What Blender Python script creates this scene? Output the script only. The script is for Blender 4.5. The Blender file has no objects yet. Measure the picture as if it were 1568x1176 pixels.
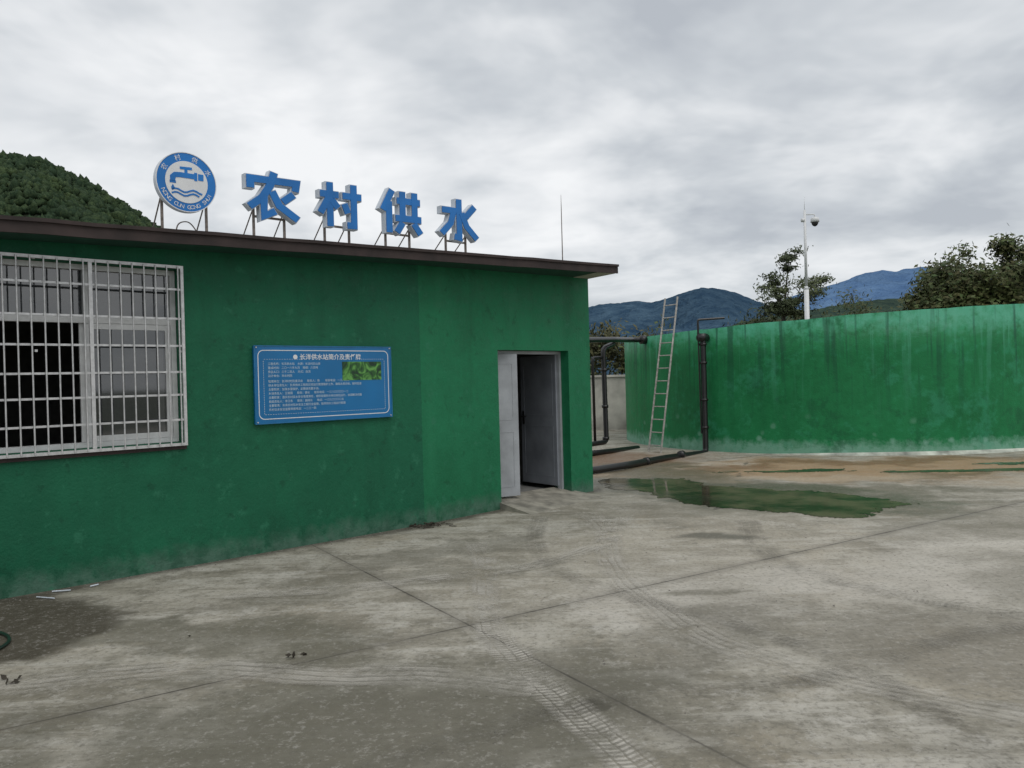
import bpy, math, random
import numpy as np
import bmesh
from mathutils import Vector, Matrix, noise as mnoise
random.seed(7); rng=np.random.default_rng(7)
C=bpy.context.scene.collection
UP=Vector((0,0,1))

# ------------------------------------------------------------------ helpers
class MB:
    def __init__(s): s.v=[];s.f=[];s.m=[]
    def face(s,pts,mi=0):
        b=len(s.v); s.v+= [tuple(p) for p in pts]; s.f.append(tuple(range(b,b+len(pts)))); s.m.append(mi)
    def hexa(s,p,mi=0):
        b=len(s.v); s.v+=[tuple(q) for q in p]
        for q in ((0,3,2,1),(4,5,6,7),(0,1,5,4),(1,2,6,5),(2,3,7,6),(3,0,4,7)):
            s.f.append(tuple(b+i for i in q)); s.m.append(mi)
    def box(s,F,t0,t1,o0,o1,z0,z1,mi=0):
        s.hexa([F(t0,o1,z0),F(t1,o1,z0),F(t1,o0,z0),F(t0,o0,z0),F(t0,o1,z1),F(t1,o1,z1),F(t1,o0,z1),F(t0,o0,z1)],mi)
    def tube(s,pts,r,n=10,mi=0,cap=True):
        pts=[Vector(p) for p in pts]; rs=r if isinstance(r,(list,tuple)) else [r]*len(pts)
        b=len(s.v); prev=None
        for i,p in enumerate(pts):
            d=(pts[min(i+1,len(pts)-1)]-pts[max(i-1,0)])
            if d.length<1e-9: d=Vector((0,0,1))
            d.normalize()
            if prev is None:
                a=d.cross(UP) if abs(d.z)<.95 else d.cross(Vector((1,0,0)))
            else: a=prev-d*prev.dot(d)
            if a.length<1e-6: a=d.orthogonal()
            a.normalize(); prev=a; c=d.cross(a)
            for k in range(n):
                an=2*math.pi*k/n
                s.v.append(tuple(p+(a*math.cos(an)+c*math.sin(an))*rs[i]))
        for i in range(len(pts)-1):
            for k in range(n):
                k2=(k+1)%n
                s.f.append((b+i*n+k,b+i*n+k2,b+(i+1)*n+k2,b+(i+1)*n+k)); s.m.append(mi)
        if cap:
            s.f.append(tuple(b+k for k in range(n))[::-1]); s.m.append(mi)
            e=b+(len(pts)-1)*n
            s.f.append(tuple(e+k for k in range(n))); s.m.append(mi)
    def prism(s,poly,F,o0,o1,mi=0):
        b=len(s.v);n=len(poly)
        for t,z in poly: s.v.append(tuple(F(t,o1,z)))
        for t,z in poly: s.v.append(tuple(F(t,o0,z)))
        s.f.append(tuple(b+i for i in range(n)));s.m.append(mi)
        s.f.append(tuple(b+n+i for i in range(n))[::-1]);s.m.append(mi)
        for i in range(n):
            j=(i+1)%n
            s.f.append((b+i,b+n+i,b+n+j,b+j));s.m.append(mi)
    def obj(s,name,mats,parent=None,smooth=False,fixn=False):
        me=bpy.data.meshes.new(name); me.from_pydata(s.v,[],s.f)
        if not isinstance(mats,(list,tuple)): mats=[mats]
        for m in mats: me.materials.append(m)
        me.polygons.foreach_set('material_index',s.m)
        if smooth: me.polygons.foreach_set('use_smooth',[True]*len(s.f))
        me.update()
        if fixn:
            bm=bmesh.new();bm.from_mesh(me);bmesh.ops.recalc_face_normals(bm,faces=bm.faces);bm.to_mesh(me);bm.free()
        o=bpy.data.objects.new(name,me); C.objects.link(o)
        if parent: o.parent=parent
        return o
def empty(name):
    o=bpy.data.objects.new(name,None);o.empty_display_size=.2;C.objects.link(o);return o

class NT:
    def __init__(s,name):
        s.mat=bpy.data.materials.new(name);s.mat.use_nodes=True;s.t=s.mat.node_tree
        s.b=s.t.nodes['Principled BSDF'];s.out=s.t.nodes['Material Output']
    def n(s,typ,**k):
        x=s.t.nodes.new(typ)
        for a,b in k.items(): setattr(x,a,b)
        return x
    def l(s,a,b): s.t.links.new(a,b)
    def pos(s):
        if not hasattr(s,'_p'): s._p=s.n('ShaderNodeNewGeometry').outputs['Position']
        return s._p
    def noise(s,scale,detail=5,rough=.55,vec=None,dist=0,stretch=None,rgb=False):
        x=s.n('ShaderNodeTexNoise');x.inputs['Scale'].default_value=scale;x.inputs['Detail'].default_value=detail
        x.inputs['Roughness'].default_value=rough;x.inputs['Distortion'].default_value=dist
        v=vec or s.pos()
        if stretch:
            m=s.n('ShaderNodeMapping');m.inputs['Scale'].default_value=stretch;s.l(v,m.inputs[0]);v=m.outputs[0]
        s.l(v,x.inputs['Vector'])
        if rgb:
            q=s.n('ShaderNodeSeparateXYZ');s.l(x.outputs['Color'],q.inputs[0]);return q.outputs[0],q.outputs[1],q.outputs[2]
        return x.outputs['Fac']
    def ramp(s,fac,stops):
        x=s.n('ShaderNodeValToRGB');e=x.color_ramp.elements
        while len(e)<len(stops): e.new(.5)
        for el,(p,c) in zip(e,stops):
            el.position=p;el.color=(c,c,c,1) if not isinstance(c,(tuple,list)) else (*c,1)
        s.l(fac,x.inputs[0]);return x.outputs[0]
    def mix(s,fac,a,b,mode='MIX'):
        x=s.n('ShaderNodeMix',data_type='RGBA',blend_type=mode)
        for sock,val in ((x.inputs[0],fac),(x.inputs[6],a),(x.inputs[7],b)):
            if isinstance(val,(int,float)): sock.default_value=val
            elif isinstance(val,(tuple,list)): sock.default_value=(*val,1)
            else: s.l(val,sock)
        return x.outputs[2]
    def math(s,op,a,b=None,c=None,clamp=False):
        x=s.n('ShaderNodeMath',operation=op,use_clamp=clamp)
        for i,v in enumerate((a,b,c)):
            if v is None: continue
            if isinstance(v,(int,float)): x.inputs[i].default_value=v
            else: s.l(v,x.inputs[i])
        return x.outputs[0]
    def bump(s,h,strength=.3,dist=.02):
        x=s.n('ShaderNodeBump');x.inputs['Strength'].default_value=strength;x.inputs['Distance'].default_value=dist
        s.l(h,x.inputs['Height']);s.l(x.outputs[0],s.b.inputs['Normal'])
    def col(s,c):
        if isinstance(c,(tuple,list)): s.b.inputs['Base Color'].default_value=(*c,1)
        else: s.l(c,s.b.inputs['Base Color'])
    def rough(s,r):
        if isinstance(r,(int,float)): s.b.inputs['Roughness'].default_value=r
        else: s.l(r,s.b.inputs['Roughness'])
def simple(name,c,r=.6,metal=0,var=.25,scale=8):
    m=NT(name);f=m.ramp(m.noise(scale,3),[(.3,0),(.7,1)])
    a=tuple(x*(1-var) for x in c);b=tuple(min(1,x*(1+var*.6)) for x in c)
    m.col(m.mix(f,a,b));m.rough(r);m.b.inputs['Metallic'].default_value=metal
    return m.mat

A0=Vector((-4.16,6.29,0));A1=Vector((-1.06,9.13,0));B1=Vector((1.15,11.47,0))
dA=(A1-A0).normalized();nA=Vector((dA.y,-dA.x,0));LA=(A1-A0).length
dB=(B1-A1).normalized();nB=Vector((dB.y,-dB.x,0));LB=(B1-A1).length
def FA(t,o,z): return A0+dA*t+nA*o+UP*z
def FB(t,o,z): return A1+dB*t+nB*o+UP*z
rz=lambda t:.029*t
def gz(y):
    return 0 if y<14.4 else -.045*(y-14.4)*min(1,(y-14.4)/1.6)

# ------------------------------------------------------------------ materials
def green_wall(name,dark,light,tank=False):
    m=NT(name)
    a1,a2,a3=m.noise(.9,4,.6,rgb=True); b1,b2,b3=m.noise(6,5,.68,rgb=True)
    c=m.mix(m.ramp(a1,[(.35,0),(.65,1)]),dark,light)
    c=m.mix(m.ramp(b1,[(.40,.0),(.70,.45)]),c,tuple(x*1.3+.008 for x in light))
    st=m.noise(2.2,4,.65,stretch=(1,1,.16),dist=.3)
    c=m.mix(m.ramp(st,[(.50,0),(.72,.38)]),c,tuple(x*.6 for x in dark))
    c=m.mix(m.ramp(st,[(.30,.28),(.42,0)]),c,tuple(x*1.2+.010 for x in light))
    sep=m.n('ShaderNodeSeparateXYZ');m.l(m.pos(),sep.inputs[0]);z=sep.outputs[2]
    if tank:
        foot=m.math('SUBTRACT',1.0,m.math('DIVIDE',z,.6),clamp=True)
        a=m.ramp(m.math('MULTIPLY',foot,m.math('ADD',b2,m.math('MULTIPLY',a2,.5))),[(.36,0),(.60,.85)])
        c=m.mix(a,c,(.18,.38,.28))
        top=m.math('MULTIPLY',m.math('SUBTRACT',z,1.75),1.05,clamp=True)
        a=m.ramp(m.math('MULTIPLY',top,m.math('ADD',b3,m.math('MULTIPLY',a3,.45))),[(.42,0),(.78,.85)])
        c=m.mix(a,c,(.075,.33,.21))
        c=m.mix(m.math('MULTIPLY',m.ramp(m.math('ADD',m.math('MULTIPLY',a2,.6),m.math('MULTIPLY',b1,.4)),[(.54,0),(.62,1)]),.30),c,(.05,.31,.19))
        c=m.mix(m.ramp(m.math('ADD',m.math('MULTIPLY',a3,.5),m.math('MULTIPLY',b3,.5)),[(.38,.45),(.46,0)]),c,(.003,.075,.030))
        drip=m.noise(5.5,3,.6,stretch=(1,1,.05))
        dm_=m.math('MULTIPLY',m.math('SUBTRACT',z,.6),.55,clamp=True)
        c=m.mix(m.math('MULTIPLY',m.ramp(drip,[(.55,0),(.64,.7)]),dm_),c,(.003,.06,.03))
        c=m.mix(m.math('MULTIPLY',m.ramp(drip,[(.36,.4),(.43,0)]),dm_),c,(.07,.32,.20))
        vo=m.n('ShaderNodeTexVoronoi');vo.inputs['Scale'].default_value=2.6;m.l(m.pos(),vo.inputs['Vector'])
        spot=m.ramp(m.math('MULTIPLY_ADD',m.math('SUBTRACT',b1,.5),.25,vo.outputs['Distance']),[(.08,1),(.2,0)])
        lowz=m.math('SUBTRACT',1.0,m.math('DIVIDE',z,.9),clamp=True)
        c=m.mix(m.math('MULTIPLY',m.math('MULTIPLY',spot,lowz),.8),c,(.22,.44,.34))
    else:
        foot=m.math('SUBTRACT',1.0,m.math('DIVIDE',z,.42),clamp=True)
        a=m.ramp(m.math('MULTIPLY',foot,m.math('ADD',b2,m.math('MULTIPLY',a2,.5))),[(.34,0),(.66,.8)])
        c=m.mix(a,c,(.075,.15,.11))
        low=m.math('SUBTRACT',1.0,m.math('DIVIDE',z,1.1),clamp=True)
        c=m.mix(m.math('MULTIPLY',low,m.ramp(b1,[(.45,0),(.6,.5)])),c,tuple(x*.55 for x in dark))
        c=m.mix(m.ramp(b3,[(.60,0),(.68,.45)]),c,(.03,.18,.10))
        c=m.mix(m.ramp(b2,[(.33,.5),(.41,0)]),c,tuple(x*.6 for x in dark))
    m.col(c);m.rough(m.ramp(b1,[(.3,.5),(.7,.75)]));
    m.b.inputs['Specular IOR Level'].default_value=.3
    m.bump(m.math('ADD',m.noise(45,1,.6),m.math('MULTIPLY',m.noise(7,2,.6),2.0)),.45,.007)
    return m.mat
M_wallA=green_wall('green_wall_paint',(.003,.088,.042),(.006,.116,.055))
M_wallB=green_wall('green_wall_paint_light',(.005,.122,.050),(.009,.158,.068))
M_tank=green_wall('green_tank_paint',(.004,.140,.042),(.009,.184,.060),True)
M_fascia=simple('fascia_brown',(.034,.022,.020),.75,0,.5,4)
M_soffit=simple('soffit_green',(.006,.06,.038),.8)
M_soffit2=simple('soffit_bare',(.42,.42,.36),.9)
M_int=simple('interior_plaster',(.16,.16,.15),.9)
M_roof=simple('roof_concrete',(.25,.25,.24),.9)
M_steel=simple('stainless_steel',(.60,.60,.60),.35,.45,.2,20)
M_alu=simple('white_aluminium',(.58,.59,.59),.4,0,.15)
M_door=simple('door_steel',(.35,.37,.39),.42,.1,.25,3)
M_doorin=simple('door_steel_inner',(.24,.26,.29),.45,.1,.25,3)
M_black=simple('black_plastic_pipe',(.012,.012,.013),.35)
M_blue=simple('sign_blue',(.005,.16,.50),.35,0,.18,3)
M_blued=simple('board_blue',(.003,.145,.36),.28,0,.12,2)
M_white=simple('sign_white',(.72,.73,.74),.45,0,.05)
M_side=simple('letter_side',(.55,.60,.66),.45,0,.15)
M_rust=simple('rusty_steel',(.20,.17,.15),.7,.2,.5,30)
M_pole=simple('white_pole_paint',(.70,.71,.72),.4,0,.08)
M_dark=simple('dark_rubber',(.02,.02,.02),.5)
mw=NT('puddle_water');q1,q2,q3=mw.noise(1.4,4,.65,rgb=True)
mw.col(mw.mix(mw.ramp(q1,[(.4,0),(.60,1)]),(.030,.030,.016),(.12,.10,.062)));mw.rough(mw.ramp(q2,[(.42,.03),(.70,.25)]));mw.b.inputs['IOR'].default_value=1.30
mw.bump(mw.noise(1.5,1),.05,.01);M_water=mw.mat
g=NT('window_glass');g.col((.035,.04,.045));g.rough(.04);g.b.inputs['Specular IOR Level'].default_value=1.0;g.b.inputs['IOR'].default_value=1.8
tr=g.n('ShaderNodeBsdfTransparent');mx=g.n('ShaderNodeMixShader');mx.inputs[0].default_value=.75
g.l(tr.outputs[0],mx.inputs[1]);g.l(g.b.outputs[0],mx.inputs[2]);g.l(mx.outputs[0],g.out.inputs[0]);M_glass=g.mat
def leafmat(name,a,b,scale=.8,c=None):
    m=NT(name);gg=m.n('ShaderNodeNewGeometry');r=gg.outputs['Random Per Island']
    base=m.mix(m.ramp(m.noise(scale,2),[(.35,0),(.65,1)]),a,b)
    base=m.mix(m.ramp(r,[(0,0),(1,.6)]),base,c or tuple(x*.45 for x in a))
    m.col(base);m.rough(.6);m.b.inputs['Specular IOR Level'].default_value=.25
    return m.mat
M_leaf=leafmat('tree_leaves',(.055,.075,.035),(.110,.135,.055))
M_leafd=leafmat('tree_leaves_dark',(.035,.068,.022),(.095,.135,.042),.6,(.095,.065,.03))
M_reed=leafmat('reed_leaves',(.06,.07,.028),(.14,.13,.06),1.2)
M_bark=simple('bark',(.07,.06,.052),.9,0,.4,6)

# ------------------------------------------------------------------ concrete yard: fine grid sheet; stains stored as a colour attribute
def vnoise(X,Y,scale,oct_=4,seed=0,rough=.6):
    out=np.zeros_like(X);amp=1;tot=0;f=scale
    for o in range(oct_):
        rs=np.random.RandomState(seed*31+o);T=rs.rand(256,256)
        x=X*f+o*17.3;y=Y*f+o*9.7;xi=np.floor(x).astype(int);yi=np.floor(y).astype(int);fx=x-xi;fy=y-yi
        fx=fx*fx*(3-2*fx);fy=fy*fy*(3-2*fy)
        g=lambda i,j:T[(xi+i)%256,(yi+j)%256]
        v=(g(0,0)*(1-fx)+g(1,0)*fx)*(1-fy)+(g(0,1)*(1-fx)+g(1,1)*fx)*fy
        out+=amp*(v-.5);tot+=amp;amp*=rough;f*=2.03
    return out/tot
def smooth(a,b,x):
    t=np.clip((x-a)/(b-a),0,1);return t*t*(3-2*t)
xs=np.concatenate([np.arange(-14,-6,2.),np.arange(-6,14,.055),np.arange(14,46,3.)])
ysn=np.concatenate([np.arange(-8,1.5,2.),np.arange(2,19,.055),np.arange(19,25.4,.5)])
GX,GY=np.meshgrid(xs,ysn)
GZ=np.vectorize(gz)(ysn)[:,None]*np.ones_like(GX)
wxn=vnoise(GX,GY,1.0,6,1,.62);wyn=vnoise(GX,GY,1.0,6,2,.62);en=vnoise(GX,GY,4.0,4,3,.7)
col=np.zeros(GX.shape+(3,));cov=np.zeros(GX.shape);wetm=np.zeros(GX.shape)
def blob(cx,cy,rx,ry,ang,c,st,edge=.25,warp=1.0,wet=0.):
    global col,cov,wetm
    ca,sa=math.cos(math.radians(ang)),math.sin(math.radians(ang))
    dx=GX+wxn*warp*1.6-cx;dy=GY+wyn*warp*1.6-cy
    d=np.sqrt(((dx*ca+dy*sa)/rx)**2+((dy*ca-dx*sa)/ry)**2)+en*.35
    f=st*(1-smooth(1-edge*2,1+edge,d*1.0))
    col=col*(1-f[...,None])+np.array(c)*f[...,None];cov=cov*(1-f)+f;wetm=wetm*(1-f)+f*wet
blob(8,7.2,6.5,2.3,25,(.49,.46,.395),.5,.5,1.8)
blob(1.6,7.6,3.5,1.1,35,(.44,.40,.325),.5,.5,1.6)
blob(2.6,6.3,1.9,.8,10,(.49,.46,.405),.6,.35,1.3)
blob(4.6,7.6,1.6,.5,30,(.50,.47,.41),.55,.3,1.4)
blob(.9,5.6,.9,.5,0,(.47,.44,.385),.5,.3,1.3)
blob(-1.8,2.9,3.2,1.35,25,(.115,.110,.082),.75,.15,1.5)
blob(-.4,3.6,1.6,.45,20,(.13,.122,.093),.6,.16,1.3)
blob(-2.3,5.3,1.7,.55,-20,(.12,.114,.083),.7,.14,1.3)
blob(-1.2,6.5,1.6,.35,10,(.16,.15,.115),.55,.2,1.3)
blob(-.6,7.7,1.2,.4,45,(.17,.16,.125),.55,.2,1.3)
blob(4.8,6.2,1.9,.7,10,(.17,.16,.125),.5,.2,1.5)
blob(3.6,4.2,2.5,.7,-30,(.19,.175,.14),.6,.2,1.5)
blob(1.2,4.9,.9,.4,60,(.15,.14,.11),.5,.2,1.2)
blob(5.6,8.6,2.2,.5,25,(.20,.185,.145),.5,.3,1.5)
blob(1.6,9.6,1.8,.5,10,(.20,.185,.14),.5,.3,1.5)
blob(7.0,13.4,7,1.7,-4,(.34,.22,.115),.85,.35,2.2,.45)
blob(6.2,14.2,4.5,.5,2,(.18,.095,.045),.75,.3,1.8,.7)
blob(7.5,12.5,3,.35,8,(.15,.10,.055),.8,.25,1.6,.7)
blob(10.5,12.6,2.5,.6,15,(.17,.14,.085),.8,.3,1.6,.6)
blob(5.0,12.3,1.6,.35,0,(.42,.34,.24),.6,.3,1.2,.2)
blob(8.5,11.6,2.4,.4,12,(.40,.35,.27),.5,.3,1.4,.1)
blob(5.8,10.8,1.5,.4,-10,(.12,.105,.07),.65,.25,1.5,.6)
blob(2.6,13.8,2.2,1.1,-60,(.12,.10,.06),.85,.25,1.5,.8)
blob(2.0,16.2,1.7,1.7,0,(.19,.10,.05),.8,.25,1.4,.7)
blob(1.7,12.2,1.1,1.0,0,(.070,.068,.045),.88,.2,1.0,.85)
blob(3.4,10.6,2.9,1.7,-36,(.16,.15,.105),.8,.35,1.9,.5)
blob(3.4,10.75,2.4,1.25,-36,(.080,.078,.048),.85,.2,1.5,.8)
blob(2.02,7.92,.42,.19,0,(.10,.092,.065),.85,.2,.5,.5)
blob(1.45,5.97,.26,.10,0,(.15,.14,.105),.75,.2,.4)
blob(-3.95,5.35,1.15,.95,40,(.060,.052,.036),.95,.08,.8)
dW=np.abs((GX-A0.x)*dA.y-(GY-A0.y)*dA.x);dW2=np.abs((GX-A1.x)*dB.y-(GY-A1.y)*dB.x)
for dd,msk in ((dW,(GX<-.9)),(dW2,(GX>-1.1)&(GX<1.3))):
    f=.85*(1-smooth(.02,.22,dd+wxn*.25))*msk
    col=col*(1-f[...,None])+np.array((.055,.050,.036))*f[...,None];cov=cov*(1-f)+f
ny_,nx_=GX.shape
VV=np.stack([GX,GY,GZ],-1).reshape(-1,3)
ii=(np.arange(ny_-1)[:,None]*nx_+np.arange(nx_-1)[None,:]).ravel()
FF=np.stack([ii,ii+1,ii+nx_+1,ii+nx_],-1)
def npmesh(name,V,F_,mats):
    me=bpy.data.meshes.new(name);k=F_.shape[1]
    me.vertices.add(len(V));me.vertices.foreach_set('co',V.astype(np.float32).ravel());me.loops.add(F_.size);me.loops.foreach_set('vertex_index',F_.ravel().astype(np.int32))
    me.polygons.add(len(F_));me.polygons.foreach_set('loop_start',np.arange(0,F_.size,k,dtype=np.int32));me.update(calc_edges=True)
    me.materials.append(mats);o=bpy.data.objects.new(name,me);C.objects.link(o);return o
def concrete():
    m=NT('stained_concrete')
    sep=m.n('ShaderNodeSeparateXYZ');m.l(m.pos(),sep.inputs[0]);X,Y=sep.outputs[0],sep.outputs[1]
    w1,w2,w3=m.noise(.9,6,.66,dist=.4,rgb=True)
    m1,m2,m3=m.noise(3.1,7,.76,rgb=True)
    f1,f2,f3=m.noise(24,4,.78,rgb=True)
    c=m.mix(m.ramp(w3,[(.38,0),(.60,1)]),(.185,.170,.130),(.375,.352,.295))
    c=m.mix(m.ramp(w2,[(.54,0),(.62,.45)]),c,(.30,.26,.19))
    c=m.mix(m.ramp(w1,[(.52,0),(.60,.55)]),c,(.45,.43,.375))
    c=m.mix(m.ramp(m1,[(.38,.7),(.50,0)]),c,(.135,.125,.094))
    c=m.mix(m.ramp(m2,[(.54,0),(.63,.6)]),c,(.49,.47,.42))
    st=m.noise(1.0,6,.72,stretch=(.5,3.6,1),dist=.6)
    c=m.mix(m.ramp(st,[(.53,0),(.61,.5)]),c,(.48,.46,.405))
    c=m.mix(m.ramp(st,[(.38,.5),(.45,0)]),c,(.155,.143,.108))
    at=m.n('ShaderNodeVertexColor',layer_name='stain')
    wt=m.n('ShaderNodeVertexColor',layer_name='wet')
    al=m.math('ADD',at.outputs['Alpha'],m.math('MULTIPLY',m.math('MULTIPLY',m.math('SUBTRACT',m3,.5),2.0),m.math('MULTIPLY',at.outputs['Alpha'],m.math('SUBTRACT',1.15,at.outputs['Alpha']))),clamp=True)
    c=m.mix(al,c,at.outputs['Color'])
    c=m.mix(m.ramp(f1,[(.36,.55),(.50,0)]),c,(.11,.10,.078))
    c=m.mix(m.ramp(f2,[(.54,0),(.68,.30)]),c,(.52,.50,.46))
    def line(px,py,dx,dy):
        return m.math('ABSOLUTE',m.math('ADD',m.math('MULTIPLY',m.math('SUBTRACT',X,px),dy),m.math('MULTIPLY',m.math('SUBTRACT',Y,py),-dx)))
    for (px,py,dx,dy) in ((-.33,5.30,.535,-.845),(-.33,5.30,.836,.548),(-4.2,9.9,.836,.548)):
        d=m.math('ADD',line(px,py,dx,dy),m.math('MULTIPLY',m.math('SUBTRACT',m2,.5),.025))
        f=m.math('MULTIPLY',m.ramp(d,[(.003,1),(.010,0)]),m.ramp(w1,[(.40,.4),(.5,.95)]))
        c=m.mix(f,c,(.032,.029,.024))
        f=m.math('MULTIPLY',m.ramp(d,[(.01,.7),(.12,0)]),m1)
        c=m.mix(f,c,(.11,.10,.08))
    d=m.math('ADD',line(1.2,6.2,.35,.94),m.math('MULTIPLY',m.math('SUBTRACT',w2,.5),.7))
    f=m.math('MULTIPLY',m.ramp(d,[(.002,.7),(.006,0)]),m.ramp(w3,[(.48,0),(.53,1)]))
    c=m.mix(f,c,(.07,.065,.05))
    c=m.mix(m.ramp(f3,[(.27,.85),(.32,0)]),c,(.04,.038,.032))
    m.col(c)
    ro=m.math('SUBTRACT',m.ramp(f1,[(.3,.72),(.7,.93)]),m.math('MULTIPLY',m.math('MULTIPLY',wt.outputs['Color'],m.ramp(m1,[(.35,1),(.65,.5)])),.75))
    m.rough(ro);m.b.inputs['Specular IOR Level'].default_value=.35
    m.bump(m.noise(30,3,.75),.55,.010)
    return m.mat
M_conc=concrete()
yo=npmesh('concrete_yard',VV,FF,M_conc)
sc_=np.where(cov[...,None]>1e-4,col/np.maximum(cov,1e-4)[...,None],.3)
ca=yo.data.color_attributes.new('stain','FLOAT_COLOR','POINT');ca.data.foreach_set('color',np.concatenate([sc_,cov[...,None]],-1).astype(np.float32).ravel())
ca=yo.data.color_attributes.new('wet','FLOAT_COLOR','POINT');ca.data.foreach_set('color',np.repeat(wetm[...,None],4,-1).astype(np.float32).ravel())
gm=NT('grass_ground');gm.col(gm.mix(gm.ramp(gm.noise(.3,4),[(.3,0),(.7,1)]),(.035,.05,.02),(.09,.09,.045)));gm.rough(.9)
gr=MB();gr.face([(-3500,-1500,-.7),(3500,-1500,-.7),(3500,4500,-.7),(-3500,4500,-.7)]);gr.obj('ground',gm.mat)

def trackmat(name,strength,tread=True,col=(.49,.465,.41)):
    m=NT(name);uv=m.n('ShaderNodeUVMap').outputs[0]
    sp=m.n('ShaderNodeSeparateXYZ');m.l(uv,sp.inputs[0]);U,V=sp.outputs[0],sp.outputs[1]
    n1,n2,n3=m.noise(2.6,6,.74,rgb=True)
    V=m.math('MULTIPLY_ADD',m.math('SUBTRACT',n2,.5),.30,V)
    edge=m.math('MULTIPLY',m.math('MULTIPLY',V,m.math('SUBTRACT',1,V)),4)
    edge=m.ramp(edge,[(.1,0),(.7,1)])
    a=m.math('MULTIPLY',edge,m.ramp(n1,[(.38,0),(.55,1)]))
    if tread:
        saw=m.math('FRACT',m.math('ADD',m.math('MULTIPLY',U,26),m.math('MULTIPLY',m.math('ABSOLUTE',m.math('SUBTRACT',V,.5)),2.0)))
        a=m.math('MULTIPLY',a,m.math('MULTIPLY',m.ramp(saw,[(.40,1),(.6,.45)]),m.ramp(m.math('FRACT',m.math('MULTIPLY',V,4)),[(.1,.35),(.25,1)])))
    else:
        a=m.math('MULTIPLY',a,m.ramp(m.math('FRACT',m.math('MULTIPLY',V,5)),[(.15,.4),(.4,1)]))
    a=m.math('MULTIPLY',m.math('MULTIPLY',a,m.ramp(n3,[(.35,.3),(.6,1)])),strength)
    m.col(col);m.rough(.95)
    t=m.n('ShaderNodeBsdfTransparent');mx=m.n('ShaderNodeMixShader');m.l(a,mx.inputs[0]);m.l(t.outputs[0],mx.inputs[1]);m.l(m.b.outputs[0],mx.inputs[2]);m.l(mx.outputs[0],m.out.inputs[0])
    return m.mat
M_tr=trackmat('tyre_dust',.95);M_tr2=trackmat('dust_streak',.6,False);M_tr3=trackmat('dark_tyre_mark',.42,True,(.10,.093,.075))
def spline(pts,n=14):
    out=[];P=[Vector(p) for p in pts];P=[P[0]*2-P[1]]+P+[P[-1]*2-P[-2]]
    for i in range(1,len(P)-2):
        for k in range(n):
            t=k/n;a,b,c,d=P[i-1],P[i],P[i+1],P[i+2]
            out.append(.5*((2*b)+(c-a)*t+(2*a-5*b+4*c-d)*t*t+(3*b-3*c+d-a)*t**3))
    out.append(P[-2]);return out
def ribbon(name,pts,w,z,mat):
    s=spline([(x,y,0) for x,y in pts]);v=[];uv=[];L=0
    for i,p in enumerate(s):
        d=(s[min(i+1,len(s)-1)]-s[max(i-1,0)]).normalized();q=Vector((d.y,-d.x,0))
        if i: L+=(s[i]-s[i-1]).length
        v+=[tuple(p+q*w/2+UP*z),tuple(p-q*w/2+UP*z)];uv+=[(L,0),(L,1)]
    fs=[(2*i,2*i+1,2*i+3,2*i+2) for i in range(len(s)-1)]
    me=bpy.data.meshes.new(name);me.from_pydata(v,[],fs);u=me.uv_layers.new(name='UVMap')
    for l in me.loops: u.data[l.index].uv=uv[l.vertex_index]
    me.materials.append(mat);o=bpy.data.objects.new(name,me);C.objects.link(o);return o
ribbon('tyre_track',[(-.42,8.0),(-.30,7.2),(-.25,6.1),(-.19,5.26),(.02,4.52),(.32,3.73),(.62,3.0),(1.1,2.2)],.27,.004,M_tr)
ribbon('tyre_track',[(-3.0,4.4),(-1.9,4.6),(-1.1,4.45),(-.5,4.42),(.1,4.2)],.36,.007,M_tr2)
ribbon('tyre_track',[(.9,9.6),(.95,8.2),(.85,7.0),(.95,5.8),(1.3,4.7),(2.2,3.8),(3.6,3.1)],.32,.010,M_tr2)
ribbon('tyre_track',[(-2.3,6.2),(-1.5,6.3),(-.6,6.6),(.2,7.0),(.9,7.9),(1.2,9.2)],.30,.013,M_tr2)
ribbon('tyre_track',[(6.5,3.8),(4.4,4.5),(2.9,5.6),(2.3,7.0),(2.6,8.8)],.30,.016,M_tr3)
ribbon('tyre_track',[(2.0,3.0),(1.9,4.2),(1.4,5.2),(.6,6.2),(.2,7.6),(.3,9.4)],.24,.019,M_tr3)
ribbon('tyre_track',[(-1.2,2.8),(-.4,3.5),(.5,4.0),(1.6,4.2),(3.0,4.9),(5.0,5.2)],.22,.022,M_tr3)

pud=np.array([(1.50,12.68),(2.0,12.9),(2.29,12.75),(2.78,12.26),(3.0,11.8),(3.20,11.57),(3.81,11.11),(4.47,10.49),(4.86,9.95),(4.85,9.75),(5.05,9.62),(4.73,9.37),(4.20,8.99),(3.8,8.93),(3.46,9.02),(2.84,9.43),(2.44,10.05),(2.2,10.5),(2.06,10.68),(1.95,11.0),(1.85,11.28),(1.55,11.6),(1.41,11.92),(1.2,12.3)])
def sdf(PX,PY,poly):
    d=np.full(PX.shape,1e9);ins=np.zeros(PX.shape,bool)
    for (x1,y1),(x2,y2) in zip(poly,np.roll(poly,-1,0)):
        ex,ey=x2-x1,y2-y1;t=np.clip(((PX-x1)*ex+(PY-y1)*ey)/(ex*ex+ey*ey),0,1)
        d=np.minimum(d,np.hypot(PX-x1-t*ex,PY-y1-t*ey))
        c=((y1>PY)!=(y2>PY))&(PX<(x2-x1)*(PY-y1)/(y2-y1+1e-12)+x1);ins^=c
    return np.where(ins,d,-d)
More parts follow.
